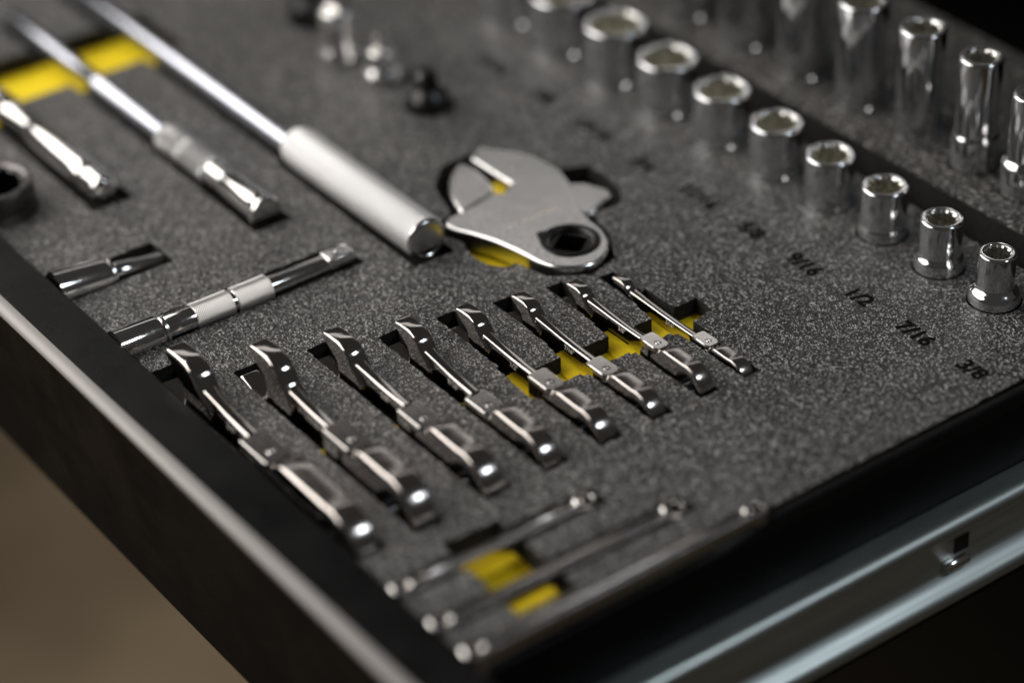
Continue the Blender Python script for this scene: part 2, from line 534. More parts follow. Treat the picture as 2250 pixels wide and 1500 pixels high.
for k, (x, y, r) in enumerate(ADP):
    pocket(ell(x, y, r + 0.8, r + 0.8, 28), 8.5)
pocket(ell(-230, -116, 18.4, 18.4, 36), 8.0)
# adjustable crowfoot
ADJ = [(-131.8, 75.9), (-127.3, 83.2), (-120.7, 88.6), (-112.3, 92.7), (-102.6, 94.6), (-92.7, 94.6), (-82.3, 92.0), (-72.3, 87.7), (-61.9, 82.8), (-52.6, 79.6), (-44.1, 78.9), (-36.6, 76.9), (-29.6, 73.0), (-24.3, 67.0), (-22.0, 60.0), (-23.0, 53.6), (-26.4, 48.0), (-31.6, 43.8), (-39.0, 41.2), (-50.0, 39.6), (-63.7, 36.6), (-75.2, 32.2), (-82.6, 28.6), (-86.7, 27.9), (-89.6, 29.5), (-91.4, 33.6), (-91.8, 38.7), (-92.6, 43.9), (-93.8, 52.1), (-95.0, 59.9), (-95.6, 66.0), (-97.8, 70.6), (-126.8, 69.9)]
MJ = [(-128.2, 64.6), (-122.0, 66.6), (-107.0, 65.4), (-99.6, 63.0), (-96.8, 60.1), (-94.6, 50.0), (-93.2, 45.0), (-92.6, 40.4), (-98.4, 41.6), (-109.0, 45.6), (-117.6, 51.1), (-125.0, 58.6)]
def dense(P, k=4):
    """closed Catmull-Rom through the points"""
    n = len(P); out = []
    for i in range(n):
        p0, p1, p2, p3 = P[i - 1], P[i], P[(i + 1) % n], P[(i + 2) % n]
        for j in range(k):
            t = j / k
            out.append(tuple(0.5 * (2 * p1[c] + (p2[c] - p0[c]) * t + (2 * p0[c] - 5 * p1[c] + 4 * p2[c] - p3[c]) * t * t + (3 * p1[c] - p0[c] - 3 * p2[c] + p3[c]) * t ** 3) for c in (0, 1)))
    return out
pocket([(-135.5, 74), (-134, 58), (-121, 45), (-96, 37.5), (-94.5, 28), (-86, 24.5), (-60, 33), (-30, 40.5), (-19.5, 56), (-24, 72), (-40, 81), (-58, 86), (-57, 101), (-66, 108), (-80, 110.5), (-93, 110), (-98, 98), (-118, 92.5), (-131, 84)], 9.0)

ft = thing('foam_tray', (0, 0, -34), 'dark grey speckled foam insert with cut-out tool pockets and yellow showing underneath', 'foam insert')
FO = (0, 0, 34)
rnd = random.Random(3)
right = []
y = -129.4
while y < 198.2:
    right.append((147.6 + rnd.uniform(-0.45, 0.35), y)); y += rnd.uniform(1.6, 3.2)
outl = [(-563, -129.4)] + right + [(147.6, 198.6), (-563, 198.6)]
foam = obj('black_foam', puff(outl, [(-34, 0), (0, 0)], 'xy'), M_FOAM)
boolean_cut(foam, cut)
foam.data.materials.append(M_FOAMDARK)       # grey skin on top, darker foam material on walls and pocket floors
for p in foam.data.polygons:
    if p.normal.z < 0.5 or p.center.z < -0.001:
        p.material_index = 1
foam.data.transform(Matrix.Translation((0, 0, 0.034)))
foam.parent = ft
for p, zf in yel:
    obj('yellow_foam', move(puff(rough_outline(p, 0.2, 3, 5), [(zf - 4.6, 0), (zf - 0.5, 0), (zf, 0.4)], 'xy'), FO), M_YELLOW, ft)
# size markings written on the foam beside the sockets
MK = [(130.4, 130.1), (97.8, 130.3), (63.7, 131.0), (30.8, 130.0), (-3.9, 130.5), (-40.2, 131.0), (-77.8, 130.0), (-117.9, 132.0), (-157.9, 133.0), (-199.0, 133.0)]
for (x, yy), sk in zip(MK, SOCK):
    me = text_mesh(sk[5], 10.5, 0.33, 0.12)
    me.materials.append(M_INK)
    o = bpy.data.objects.new('size_marking', me); COL.objects.link(o)
    o.parent = ft
    o.location = (x * MM, yy * MM, 34.06 * MM)
    o.rotation_euler = (0, 0, math.radians(random.uniform(-3, 3)))
    o['label'] = 'black hand-marked size %s on the foam' % sk[5]

# raised foam strip carrying the deep sockets
rb = thing('raised_foam_strip', (0, 260, -34), 'raised dark foam strip holding the row of tall sockets', 'foam insert')
DEEP = [(59.6, 9.53, 16.8, 21.6, 59.8), (29.2, 11.11, 19.4, 21.8, 65.0), (-6.4, 12.70, 21.6, 21.6, 65.0), (-44.3, 14.29, 23.4, 23.4, 63.6), (-83.4, 15.88, 25.2, 25.2, 63.6), (-124.0, 17.46, 27.0, 27.0, 64.0), (-166.0, 19.05, 29.0, 29.0, 64.5), (-209.0, 20.64, 31.0, 31.0, 65.0)]
DY = 229.6
edge = []
x = -563.0
while x < 147:
    edge.append((x, 204.6 + rnd.uniform(-0.3, 0.5))); x += rnd.uniform(1.8, 3.6)
outl = edge + [(147.6, 204.6), (147.6, 318.4), (-563, 318.4)]
rf = obj('black_foam', puff(outl, [(-34, 0), (11.4, 0), (12, 0.5)], 'xy'), M_FOAM2, None)
boolean_cut(rf, [puff(ell(x, DY, db / 2 + 0.7, db / 2 + 0.7, 30), [(0, 0), (30, 0)], 'xy') for x, s, dt, db, zt in DEEP])
rf.data.transform(Matrix.Translation((0, -0.26, 0.034)))
rf.parent = rb
obj('dark_step_sheet', move(box(-562.5, 147.4, 203.55, 204.15, -20, 11.3), (0, -260, 34)), M_FOAMDARK, rb)  # thin dark sheet just in front of the strip's step face

# ------------------------------------------------------------------ flex-head wrenches
JAW = [(0.0, -1.9), (1.2, -0.9), (4.0, -0.35), (8.0, -0.05), (14.0, 0.0), (18.0, -0.9), (21.3, -3.2), (23.6, -6.4), (25.6, -9.0), (28.6, -11.0), (31.0, -15.0), (29.6, -20.5), (26.5, -25.0),
       (22.0, -29.6), (15.0, -33.2), (7.0, -34.2), (-1.0, -33.0), (-6.0, -30.2), (-9.0, -26.4), (-10.2, -23.6), (-9.4, -21.6), (-7.6, -21.3), (-3.0, -22.4), (3.0, -24.0), (7.6, -24.0), (10.6, -21.6), (12.2, -17.6), (12.4, -13.4), (11.4, -10.2), (8.0, -7.6), (4.0, -5.2), (1.2, -3.2)]
def jaw_solid(s, xt, jt, t):
    k = s / 17.46
    P = [(xt + p[0] * k, jt + p[1] * k) for p in JAW]
    if area2(P) < 0:
        P = P[::-1]
    e = 0.055 * t
    lv = [(-t / 2, 2.0 * e), (-t / 2 + 0.35 * e, 1.0 * e), (-t / 2 + 1.1 * e, 0.3 * e), (-t / 2 + 2.4 * e, 0)]
    lv += [(-h, d) for h, d in lv[::-1]]
    V, F = [], []
    for h, d in lv:
        Q = dense(inset(P, d), 4); n = len(Q)
        V += [(q[0], h, q[1]) for q in Q]
    for j in range(len(lv) - 1):
        for i in range(n):
            F.append((j * n + i, j * n + (i + 1) % n, (j + 1) * n + (i + 1) % n, (j + 1) * n + i))
    from mathutils.geometry import tessellate_polygon
    Q = [Vector((v[0], v[2], 0)) for v in V[:n]]
    T = tessellate_polygon([Q])
    F += [tuple(tr) for tr in T] + [tuple(i + (len(lv) - 1) * n for i in tr[::-1]) for tr in T]
    return V, F

WL = ['largest of the flex-head ratcheting wrenches, partly hidden behind the drawer front',
      'flex-head ratcheting wrench second from the drawer front, lower jaw tip showing in its pocket',
      'flex-head ratcheting wrench third from the drawer front, bright glint on its open jaw',
      'flex-head ratcheting wrench fourth from the drawer front, with dark hinge plate',
      'flex-head ratcheting wrench stamped 1/2", fifth from the drawer front',
      'flex-head ratcheting wrench stamped 7/16" with yellow foam beside its hinge',
      'flex-head ratcheting wrench stamped 3/8" with its hinge standing over bright yellow foam',
      'smallest flex-head ratcheting wrench, sunk lowest in the foam nearest the sockets']
def wrench(w, label):
    s, mk, yc, xt, jt, h0, h1, hx0, hx1, hz, rt, far = w
    D = wdims(w); R, zc, xc, t, wd, yw, th, Rr, xend = (D[k] for k in ('R', 'zc', 'xc', 't', 'wd', 'yw', 'th', 'Rr', 'xend'))
    zb = -(2 * Rr - rt)
    T = thing('flex_head_wrench', (0, yc, zb), label, 'wrench', 'flex-head ratcheting wrenches in a row')
    up = (0, 0, -zb)
    # open jaw
    b = 0.12 * t
    jw = obj('open_jaw', move(jaw_solid(s, xt, jt, t), up), M_WRENCH, T, 38)
    for p in jw.data.polygons:
        if len(p.vertices) == 3:
            p.use_smooth = False
    # shank: lofted beam with rounded shoulders, waisted behind the jaw
    x0 = xt + 1.42 * s; x1 = hx0 + 0.8
    hh = 0.52 * s + 1.6
    secs = []
    NS = 16
    for k in range(NS + 1):
        u = k / NS
        x = x0 + (x1 - x0) * u
        flare = max(0.0, 1 - u / 0.30)
        top = h0 + (h1 - h0) * u - 0.05 * s * math.sin(PI * u) + 0.02 * R * flare ** 2
        hgt = hh * (1 + 0.45 * flare ** 2)
        wk = wd * (0.80 + 0.20 * u) * (1 + 0.28 * flare ** 2)
        c = 0.20 * wk
        zz0 = top - hgt
        ring = []
        for q in rrect(-wk / 2, wk / 2, zz0, top, c, 4):
            ring.append((x, q[0], q[1]))
        secs.append(ring)
    sh = obj('shank', move(loft(secs), up), M_WRENCH, T, 50)
    # stamped size on the camera-side flank
    tm = text_mesh(mk, 0.16 * s + 1.3, 0.03, 0.03)
    tm.materials.append(M_ETCH)
    to = bpy.data.objects.new('size_stamp', tm); COL.objects.link(to)
    to.parent = sh
    u = 0.62; xm = x0 + (x1 - x0) * u
    zm = h0 + (h1 - h0) * u - 0.05 * s * math.sin(PI * u) - 0.33 * hh
    to.rotation_euler = (PI / 2, 0, 0)
    to.location = (xm * MM, (-wd * (0.80 + 0.20 * u) / 2 - 0.04) * MM, (zm - zb) * MM)
    # hinge yoke: block and two rounded ears
    cz = rt - Rr
    zlo = 2 * cz - hz
    e = 0.19 * s + 0.2
    def ear(z0, z1, xe, ins):
        rr = 0.34 * yw
        P = [(hx0, -yw / 2 + 1.0), (hx0 + 1.0, -yw / 2)] + arc(xe - rr, -yw / 2 + rr, rr, -90, 0, 7) + arc(xe - rr, yw / 2 - rr, rr, 0, 90, 7) + [(hx0 + 1.0, yw / 2), (hx0, yw / 2 - 1.0)]
        if ins:
            P = inset(P, ins)
        return puff(P, slab_levels(z0, z1, 0.45), 'xy')
    xm2 = hx0 + 0.50 * (hx1 - hx0)
    blk = [(hx0 + 0.2, -yw / 2 + 1.1), (hx0 + 1.1, -yw / 2 + 0.15), (xm2, -yw / 2 + 0.15), (xm2, yw / 2 - 0.15), (hx0 + 1.1, yw / 2 - 0.15), (hx0 + 0.2, yw / 2 - 1.1)]
    yk = obj('hinge_yoke', move(merge(ear(hz - e, hz, hx1, 0), ear(zlo, zlo + e, hx1, 0), puff(blk, [(zlo + e - 0.3, 0), (hz - e + 0.3, 0)], 'xy')), up), M_PLATE, T, 38)
    px = hx0 + 0.66 * (hx1 - hx0); pr = 0.15 * yw
    obj('hinge_pin', move(move(lathe([(zlo, pr), (hz - 0.05, pr), (hz + 0.02, pr * 0.96), (hz + 0.14, pr * 0.8), (hz + 0.14, pr * 0.35), (hz + 0.04, pr * 0.25)], 'z', 24, ctr=(0, 0)), (px, 0, 0)), up), M_CHROME, yk)
    obj('pin_ring', move(move(lathe([(hz + 0.005, pr * 1.02), (hz + 0.03, pr * 1.06), (hz + 0.03, pr * 1.28), (hz + 0.005, pr * 1.32)], 'z', 24, False, False), (px, 0, 0)), up), M_DARK, yk)
    # ratchet head: neck and ring in one star-shaped outline round the ring centre
    cx = xend - Rr; rh = 0.56 * s + 0.6
    Ln = cx - (xm2 + 0.8)
    nh = (hz - e - 0.5) - cz
    nh2 = 0.985 * Rr
    N = 96
    xk = cx - (hx1 + 0.9)     # neck widens in front of the ears
    poly = [(0.0, Rr * 0.97), (-xk, nh2), (-xk, nh), (-Ln, nh)]
    rad = []
    for i in range(N):
        a = 2 * PI * i / N
        c_, s_ = math.cos(a), math.sin(a)
        best = Rr
        if c_ < -0.02:
            for (ax, az), (bx, bz) in zip(poly, poly[1:] + [(-Ln, -nh)]):
                sz = abs(s_)
                den = c_ * (bz - az) - sz * (bx - ax)
                if abs(den) > 1e-9:
                    tt = (ax * (bz - az) - az * (bx - ax)) / den
                    uu = ((tt * c_ - ax) * (bx - ax) + (tt * sz - az) * (bz - az)) / ((bx - ax) ** 2 + (bz - az) ** 2 + 1e-9)
                    if tt > 0 and -0.001 <= uu <= 1.001:
                        best = max(best, tt)
        rad.append(best)
    for _ in range(2):
        rad = [0.25 * rad[i - 1] + 0.5 * rad[i] + 0.25 * rad[(i + 1) % N] for i in range(N)]
    outer = [(cx + rad[i] * math.cos(2 * PI * i / N), cz + rad[i] * math.sin(2 * PI * i / N)) for i in range(N)]
    hole = [(cx + rh * math.cos(2 * PI * i / N), cz + rh * math.sin(2 * PI * i / N)) for i in range(N)]
    b = 0.11 * th
    lv = [(-th / 2, b * 1.0), (-th / 2 + 0.10 * b, 0.62 * b), (-th / 2 + 0.32 * b, 0.32 * b), (-th / 2 + 0.7 * b, 0.12 * b), (-th / 2 + 1.15 * b, 0.03 * b), (0, 0)]
    b2 = 0.05 * th     # crisper edge on the far flank
    lv = lv + [(th / 2 - 1.15 * b2, 0.03 * b2), (th / 2 - 0.7 * b2, 0.12 * b2), (th / 2 - 0.32 * b2, 0.32 * b2), (th / 2 - 0.10 * b2, 0.62 * b2), (th / 2, b2)]
    rings = [[(p[0], -th / 2 + 0.2, p[1]) for p in hole], [(p[0], -th / 2, p[1]) for p in inset(hole, -0.3)]]
    for h, d in lv:
        rings.append([(p[0], h, p[1]) for p in inset(outer, d)])
    rings += [[(p[0], th / 2, p[1]) for p in inset(hole, -0.3)], [(p[0], th / 2 - 0.2, p[1]) for p in hole]]
    V = [p for r_ in rings for p in r_]; F = []
    nr = len(rings)
    for k in range(nr):
        k2 = (k + 1) % nr
        for i in range(N):
            j = (i + 1) % N
            F.append((k * N + i, k * N + j, k2 * N + j, k2 * N + i))
    hd = obj('ratchet_head', move((V, F), up), M_HEAD, T, 40)
    # toothed gear with a double-hex opening inside the ring
    G = 144; ro = rh - 0.15
    def star(r0, r1, k, G=G):
        out = []
        for i in range(G):
            ph = (i * k / G) % 1.0
            q = abs(2 * ph - 1)
            r_ = r0 + (r1 - r0) * q
            out.append((cx + r_ * math.cos(2 * PI * i / G), cz + r_ * math.sin(2 * PI * i / G)))
        return out
    og = star(ro - 0.35, ro, 36); ig = star(0.5176 * s, 0.577 * s, 12)
    tg = th / 2 - 0.35
    rr4 = [[(p[0], -tg, p[1]) for p in og], [(p[0], tg, p[1]) for p in og], [(p[0], tg, p[1]) for p in ig], [(p[0], -tg, p[1]) for p in ig]]
    V = [p for r_ in rr4 for p in r_]; F = []
    for k in range(4):
        for i in range(G):
            j = (i + 1) % G
            F.append((k * G + i, k * G + j, ((k + 1) % 4) * G + j, ((k + 1) % 4) * G + i))
    obj('ratchet_gear', move((V, F), up), M_DARK, hd, 20)
    return T
for w, l in zip(WR, WL):
    wrench(w, l)

# ------------------------------------------------------------------ sockets
def socket(name, x, y, zb, zt, s, dt, db, zsh, label, cat, group, mat=M_SOCKET, bmat=M_BORE):
    T = thing(name, (x, y, zb), label, cat, group)
    H = zt - zb
    rt_, rb_ = dt / 2, db / 2
    rin = 0.597 * s
    wl = rt_ - rin
    ro = min(1.5, wl * 0.55)
    prof = [(0.0, rb_ - 0.9), (0.25, rb_ - 0.25), (0.9, rb_)]
    hs = zsh - zb
    if rb_ - rt_ > 0.2:
        d = rb_ - rt_
        prof += [(hs - 0.7 * d - 1.0, rb_), (hs - 0.7 * d - 0.2, rb_ - 0.12 * d)]
        for i in range(1, 8):
            q = i / 8
            prof.append((hs - 0.7 * d - 0.2 + q * (0.7 * d + 1.8), rb_ - 0.12 * d - (0.88 * d) * (0.5 - 0.5 * math.cos(PI * q)) ** 0.9))
        prof.append((hs + 2.0, rt_))
    else:
        prof += [(hs - 0.5, rb_), (hs - 0.1, rb_ - 0.22), (hs + 0.3, rb_ - 0.22), (hs + 0.7, rt_)]
    prof.append((H - ro, rt_))
    for i in range(1, 7):
        a = PI / 2 * i / 6
        prof.append((H - ro + ro * math.sin(a), rt_ - ro + ro * math.cos(a)))
    ri = wl - ro
    for i in range(1, 6):
        a = PI / 2 * i / 5
        prof.append((H - ri * 0.4 * (1 - math.cos(a)), rt_ - ro - ri * math.sin(a)))
    obj('body', lathe(prof, 'z', 72, True, False), mat, T, 40)
    # double-hex bore
    N = 144; top = H - ri * 0.4
    secs = []
    def starring(z, f0, f1):
        out = []
        for i in range(N):
            q = abs(2 * ((i * 12 / N) % 1.0) - 1)
            r_ = s * (f0 + (f1 - f0) * q)
            out.append((r_ * math.cos(2 * PI * i / N), r_ * math.sin(2 * PI * i / N), z))
        return out
    V = starring(top + 0.02, 0.597, 0.597) + starring(top - 0.75, 0.500, 0.588) + starring(H - min(H - 3, 14 + s * 0.3), 0.500, 0.588) + starring(H - min(H - 3, 14 + s * 0.3) - 0.01, 0.2, 0.2)
    F = []
    for k in range(3):
        for i in range(N):
            j = (i + 1) % N
            F.append((k * N + i, (k + 1) * N + i, (k + 1) * N + j, k * N + j))
    F.append(tuple(range(3 * N, 4 * N)))
    bo = obj('bore', (V, F), bmat, T, 20, recalc=False)
    T.rotation_euler = (0, 0, random.uniform(0, 1.0))
    return T
ORD = ['smallest short chrome socket with flared base at the right end of its row', 'short chrome socket with flared base marked 7/16 on the foam',
       'short chrome socket beside the 1/2 foam marking, third smallest in its row', 'short chrome socket beside the 9/16 foam marking, fourth from the small end',
       'short chrome socket beside the 5/8 foam marking, fifth from the small end', 'short chrome socket beside the 11/16 foam marking, sixth from the small end',
       'wide short chrome socket seventh from the small end of its row', 'wide blurred short chrome socket eighth from the small end, whole rim in view',
       'blurred short chrome socket cut by the top edge, ninth from the small end', 'furthest short chrome socket, only its blurred base in view at the top edge']
for (x, s, dt, db, zt, mk), l in zip(SOCK, ORD):
    zsh = 6.4 if db - dt > 2.5 else (4.6 if db > dt else 2.2)
    socket('short_socket', x, SY, -12.0, zt, s, dt, db, zsh, l, 'socket', 'short sockets in a row')
ORD2 = ['smallest tall chrome socket, cut by the right edge of the picture', 'tall chrome socket with stepped base, second from the right edge',
        'tall straight chrome socket third from the right edge, whole rim in view', 'tall chrome socket fourth from the right edge, rim touching the top of the picture',
        'tall chrome socket fifth from the right edge, rim above the picture', 'tall blurred chrome socket sixth from the right edge', 'tall blurred chrome socket seventh from the right edge, near the top middle',
        'furthest tall chrome socket of the raised row, barely in view']
for (x, s, dt, db, zt), l in zip(DEEP, ORD2):
    socket('deep_socket', x, DY, 1.0, zt, s, dt, db, 28.0 if db - dt > 1 else 14.0, l, 'socket', 'tall sockets on the raised strip')

# ------------------------------------------------------------------ drive adapters at the back
def adapter(i, x, y, prof, sq, z0, z1, m1, m2, label):
    T = thing('drive_adapter', (x, y, -8), label, 'socket adapter', 'drive adapters at the back')
    obj('body', lathe([(t + 8, r) for t, r in prof], 'z', 40), m1, T, 35)
    P = rrect(-sq / 2, sq / 2, -sq / 2, sq / 2, 0.8, 3)
    d = obj('drive_square', puff(P, slab_levels(z0 + 8, z1 + 8, 0.8), 'xy'), m2, T, 40)
    obj('detent_ball', move(lathe([(-0.9, 0.3), (-0.6, 1.2), (0, 1.5), (0.6, 1.2), (0.9, 0.3)], 'y', 12), (0, -sq / 2, (z0 + z1) / 2 + 9)), M_CHROME, d)
    d.rotation_euler = (0, 0, 0.3 * i)
    return T
adapter(1, -254.0, 82.0, [(-8, 11.0), (-7, 12.2), (0.5, 12.2), (2.4, 12.0), (4.2, 11.4), (5.8, 10.6), (7.0, 9.9), (8.0, 9.6), (24, 9.6), (25, 9.3), (25.8, 8.4)], 9.5, 25, 36, M_SATIN, M_CHROME, 'largest chrome drive adapter at the back, cut by the top edge')
adapter(2, -221.0, 84.5, [(-8, 9.6), (-7, 10.6), (0.0, 10.6), (2.2, 10.4), (4.2, 9.8), (5.8, 8.9), (7.0, 8.0), (8.0, 7.4), (14.4, 7.2), (15.4, 6.9), (16.2, 6.0)], 6.4, 15, 24, M_SATIN, M_CHROME, 'chrome drive adapter between the largest one and the black one')
adapter(0, -185.5, 86.5, [(-8, 10.6), (-7, 11.2), (0.5, 11.2), (2.6, 10.9), (4.6, 10.2), (6.6, 9.0), (8.4, 7.4), (9.8, 6.0), (11.5, 5.6)], 7.6, 11.0, 18, M_BLACKOX, M_BLACKOX, 'black drive adapter nearest the front of the back group')
adapter(2, -296.0, 92.0, [(-8, 11.4), (-7, 11.8), (8, 11.8), (10, 11.0), (14, 8)], 9.5, 13.5, 26, M_BLACKOX, M_BLACKOX, 'black drive adapter at the top edge, furthest back')

# ------------------------------------------------------------------ long tools along x
def seg(name, prof, mat, parent, axis='x', n=48, ctr=(0, 0), ang=35):
    return obj(name, lathe(prof, axis, n, ctr=ctr), mat, parent, ang)
bb = thing('breaker_bar', (-240, 11.2, -6), 'long chrome breaker bar with a thick white-looking knurled grip', 'breaker bar')
def R_(prof, x0):
    return [(t - x0, r) for t, r in prof]
gx = -240
g = seg('grip', R_([(-183.5, 4.2), (-183.2, 5.9), (-181.6, 8.1), (-179, 9.3), (-175.5, 9.9), (-78.6, 9.9), (-77.6, 9.6)], gx), M_GRIP, bb, ctr=(0, 13.6), n=72)
seg('end_cap', R_([(-77.7, 9.55), (-76.6, 9.3), (-75.8, 8.7), (-75.5, 7.8), (-75.9, 7.4)], gx), M_SATIN, g, ctr=(0, 13.6))
seg('shaft', R_([(-436, 4.4), (-435, 5.0), (-300, 5.0), (-184.5, 5.0), (-181, 4.6)], gx), M_SHAFT, bb, ctr=(-1.0, 11.6), n=40)

ex = thing('locking_extension', (-260, -28.4, -5), 'long thin chrome extension bar with knurled locking collar, between breaker bar and ratchet', 'extension bar', 'long tools along the tray')
gx = -260
seg('shaft', R_([(-388, 4.2), (-387, 4.7), (-345, 4.7), (-322, 4.6), (-300, 4.6), (-298.6, 5.2), (-294, 5.2), (-292.8, 4.8), (-230, 4.8)], gx), M_SHAFT, ex, ctr=(0, 8.6), n=40)
cl = seg('locking_collar', R_([(-231.5, 5.2), (-230.6, 6.8), (-229.6, 7.4), (-212.4, 7.4), (-211.8, 6.9), (-210.9, 6.3), (-209.4, 6.3), (-208.6, 6.9), (-208, 7.4), (-191, 7.4), (-190, 6.6), (-189.8, 5.4)], gx), M_KNURL, ex, ctr=(0, 8.8))
seg('neck', R_([(-190.2, 5.4), (-189.6, 6.0), (-176.4, 6.0), (-175.6, 5.2)], gx), M_CHROME, ex, ctr=(0, 8.8))
seg('drive_end', R_([(-175.4, 5.0), (-174.8, 6.6), (-173.6, 7.1), (-152, 7.1), (-147.6, 7.5), (-145.4, 8.0), (-144.0, 8.1), (-143.0, 7.6)], gx), M_CHROME, ex, ctr=(0, 8.8))

ra = thing('ratchet_handle', (-260, -74.6, -5), 'chrome ratchet handle with teardrop grip, cut by the left edge', 'ratchet', 'long tools along the tray')
seg('ratchet_neck', R_([(-345, 5.0), (-316, 5.0), (-315, 6.6), (-311, 7.0), (-309, 6.0), (-307, 6.8), (-301, 7.2), (-299.5, 5.8), (-298, 5.0), (-283, 4.8), (-275, 5.0)], gx), M_CHROME, ra, ctr=(0, 9.2))
seg('grip', R_([(-277, 4.9), (-272, 6.2), (-264, 7.1), (-248, 7.5), (-230, 7.2), (-222.4, 6.6), (-221, 5.6)], gx), M_CHROME, ra, ctr=(0, 9.2))
ec = seg('end_cap', R_([(-221.2, 5.2), (-219.6, 5.4), (-218.8, 7.0), (-216.6, 7.3), (-214.8, 6.7), (-212.8, 7.2), (-210.8, 6.6), (-208.8, 7.0), (-206.0, 6.4), (-204.4, 4.8), (-203.8, 3.0)], gx), M_CHROME, ra, ctr=(0, 9.2))

# large dark-mouthed chrome socket at the left edge
socket('large_socket', -230.0, -116.0, -7.5, 14.0, 22.0, 35.0, 35.0, 3.0, 'big dark-mouthed chrome socket at the left edge behind the drawer front', 'socket', None, M_DARK, M_BLACKOX)

# short extension bars along y (socket end towards the drawer front)
e1 = thing('extension_bar', (-95.2, -72, -6.2), 'short chrome extension bar with two knurled bands and square tip', 'extension bar')
def Q(prof): return [(t + 72, r) for t, r in prof]
C1 = (7.4, 0)
so = obj('socket_end', lathe(Q([(-130.1, 7.9), (-111.6, 7.9), (-110.4, 7.5), (-109.8, 6.6), (-109.2, 6.4)]), 'y', 48, ctr=C1), M_CHROME, e1, 30)
obj('retaining_ring', lathe(Q([(-109.4, 6.4), (-109.2, 7.1), (-107.9, 7.1), (-107.7, 6.4)]), 'y', 48, ctr=C1), M_SATIN, so)
obj('neck', lathe(Q([(-107.8, 5.5), (-106.6, 6.0), (-94.6, 6.0), (-94.2, 5.7)]), 'y', 48, ctr=C1), M_CHROME, e1)
obj('knurled_band', lathe(Q([(-94.4, 5.9), (-94.0, 6.3), (-76.9, 6.3), (-76.4, 5.8)]), 'y', 48, ctr=C1), M_KNURL, e1)
obj('groove', lathe(Q([(-76.6, 5.4), (-74.4, 5.4)]), 'y', 40, ctr=C1), M_CHROME, e1)
obj('knurled_band', lathe(Q([(-74.6, 5.8), (-74.1, 6.3), (-58.2, 6.3), (-57.6, 5.7)]), 'y', 48, ctr=C1), M_KNURL, e1)
obj('shaft', lathe(Q([(-57.8, 4.6), (-57.2, 5.0), (-30.5, 4.5), (-29.0, 4.0)]), 'y', 40, ctr=C1), M_CHROME, e1)
P = rrect(-4.5, 4.5, 2.9, 11.9, 0.9, 3)
sq = obj('drive_square', puff(P, slab_levels(-29.4 + 72, -16.4 + 72, 0.9), 'xz'), M_SATIN, e1, 40)
obj('detent_ball', move(lathe([(0, 1.4), (0.5, 1.1), (0.75, 0.4)], 'z', 14), (0, 49, 11.85)), M_CHROME, sq)
e2 = thing('extension_bar', (-150.2, -104, -7), 'stubby chrome extension bar with thin shaft, half hidden by the drawer front', 'extension bar')
def Q2(prof): return [(t + 104, r) for t, r in prof]
C2 = (6.0, 0)
e2.rotation_euler = (-0.085, 0, 0)
obj('socket_end', lathe(Q2([(-130.1, 8.6), (-107, 8.6), (-105.6, 8.2), (-105, 7.0)]), 'y', 48, ctr=C2), M_CHROME, e2, 30)
obj('retaining_ring', lathe(Q2([(-105.2, 7.0), (-105, 7.8), (-103.8, 7.8), (-103.6, 7.0)]), 'y', 48, ctr=C2), M_SATIN, e2)
obj('shaft', lathe(Q2([(-103.8, 4.2), (-103, 4.6), (-94, 4.4), (-90, 3.8), (-79.5, 3.6), (-78.4, 3.0)]), 'y', 40, ctr=C2), M_CHROME, e2)

# ------------------------------------------------------------------ adjustable crowfoot
ac = thing('adjustable_crowfoot', (-70, 62, -7), 'flat satin adjustable crowfoot wrench head with a black round drive insert', 'crowfoot wrench')
A0 = (70, -62, 7)
bodyP = []
for i, p in enumerate(ADJ):
    bodyP.append(p)
adn = dense(ADJ[:30], 3)
body = obj('fixed_jaw', puff(ADJ[:30] and [*dense(ADJ[:31], 3)[:30 * 3], ADJ[30], ADJ[31], ADJ[32]], [(-6, 1.0), (-5, 0), (2.2, 0), (2.8, 0.25), (3.2, 0.65), (3.4, 1.2)], 'xy'), M_SATIN, None, 45)
boolean_cut(body, [puff(ell(-42.4, 62.0, 9.7, 9.7, 40), [(-20, 0), (20, 0)], 'xy')])
body.data.shade_smooth(); body.data.set_sharp_from_angle(angle=math.radians(20))
for p in body.data.polygons:
    if abs(p.normal.z) > 0.97:
        p.use_smooth = False
body.data.transform(Matrix.Translation([c * MM for c in A0]))
body.parent = ac
obj('movable_jaw', move(puff(dense(MJ, 3), [(-5.5, 0.8), (-4.7, 0), (0.9, 0), (1.5, 0.3), (1.9, 0.8), (2.1, 1.4)], 'xy'), A0), M_SATIN, ac, 45)
obj('slide_stub', move(puff([(-86, 92), (-80.5, 99.0), (-69.5, 103.6), (-64.6, 101.6), (-57.4, 84), (-66, 80)], slab_levels(-5.5, 0.9, 1.2), 'xy'), A0), M_SATIN, ac, 45)
di = obj('drive_insert', move(lathe([(2.6, 13.4), (3.7, 13.2), (4.0, 12.6), (4.0, 10.4), (3.6, 9.9), (2.8, 9.6), (-6, 9.5)], 'z', 56, False, False, ctr=(-42.4, 62.0)), A0), M_BLACKOX, ac, 40)
sq1 = [(-42.4 + a * math.cos(0.62) - b * math.sin(0.62), 62 + a * math.sin(0.62) + b * math.cos(0.62)) for a, b in rrect(-6.3, 6.3, -6.3, 6.3, 0.6, 9)]
cir = [(-42.4 + 9.45 * math.cos(0.62 + math.radians(0) + 2 * PI * (i + 0.0) / 40), 62 + 9.45 * math.sin(0.62 + 2 * PI * (i + 0.0) / 40)) for i in range(40)]
n = 40
V = [(p[0], p[1], 2.2) for p in cir] + [(p[0], p[1], 2.0) for p in sq1] + [(p[0], p[1], -6) for p in sq1]
F = []
for k in range(2):
    for i in range(n):
        j = (i + 1) % n
        F.append((k * n + i, k * n + j, (k + 1) * n + j, (k + 1) * n + i))
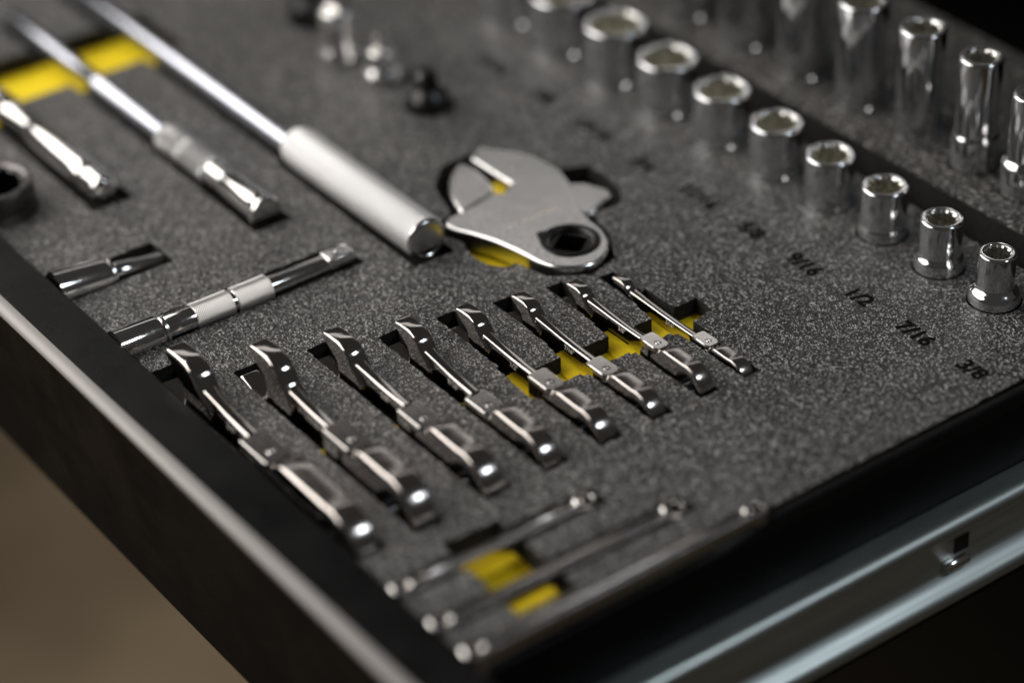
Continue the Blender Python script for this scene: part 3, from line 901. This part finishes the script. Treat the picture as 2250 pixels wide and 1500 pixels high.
obj('square_socket', move((V, F), A0), M_BLACKOX, di, 30)
obj('clip_tab', move(puff([(-55.6, 53.4), (-52.2, 52.2), (-50.8, 55.8), (-52.6, 58.4), (-55.4, 57.4)], [(2.5, 0), (4.0, 0), (4.3, 0.3)], 'xy'), A0), M_BLACKOX, di)
for i in range(11):   # faint worn print across the jaw
    yy = 48.5 + i * 2.4
    hgt = random.uniform(0.9, 1.7)
    obj('worn_print', move(box(-67.6 - hgt, -67.6 + hgt * 0.5, yy, yy + random.uniform(0.35, 1.3), 3.38, 3.45), A0), M_PRINT, body)

# ------------------------------------------------------------------ box-end wrenches near the front corner
def boxwrench(x, y0, y1, wd, zt, ht, label, tilt=0.0):
    T = thing('box_end_wrench', (x, (y0 + y1) / 2, zt - ht), label, 'wrench', 'slim box-end wrenches in the front corner')
    T.rotation_euler = (0, 0, tilt)
    L = (y1 - y0) / 2
    secs = []
    for k in range(25):
        u = -1 + 2 * k / 24
        yy = u * (L - wd * 0.75)
        h = ht * (0.93 + 0.07 * u * u)
        w2 = wd / 2 * (0.80 + 0.16 * u ** 4)
        g = 0.22 * wd
        P = [(-w2, 0.8), (-w2, h - 1.3), (-w2 + 0.35, h - 0.45), (-w2 + 1.1, h), (-w2 + 1.9, h - 0.25), (-0.75, h - 1.9), (0.75, h - 1.9), (w2 - 1.9, h - 0.25), (w2 - 1.1, h), (w2 - 0.35, h - 0.45), (w2, h - 1.3), (w2, 0.8), (w2 - 0.8, 0), (-w2 + 0.8, 0)]
        secs.append([(p[0], yy, p[1]) for p in P])
    obj('handle', loft(secs), M_BAR, T, 35)
    for sgn in (-1, 1):
        r = wd * 0.66
        pr = [(0.0, r - 0.8), (0.8, r), (ht - 1.4, r), (ht - 0.5, r - 0.35), (ht - 0.05, r - 1.2), (ht, r - 1.6), (ht - 0.3, r * 0.56), (ht - 1.0, r * 0.52), (1.0, r * 0.52), (0.0, r * 0.58)]
        V, F, U = lathe(pr + [pr[0]], 'z', 36, False, False)
        o = obj('box_ring', move((V, F), (0, sgn * (L - r), 0)), M_CHROME, T, 35)
    return T
boxwrench(102.2, -128.0, -36.2, 7.6, 1.6, 7.0, 'shortest slim box-end wrench across the yellow notch, nearest the big wrenches')
boxwrench(126.4, -128.0, -13.0, 8.2, 1.6, 7.0, 'middle slim box-end wrench of the three in the front corner')
boxwrench(146.4, -128.0, 9.0, 8.0, 2.4, 10.5, 'longest slim box-end wrench along the drawer side edge')
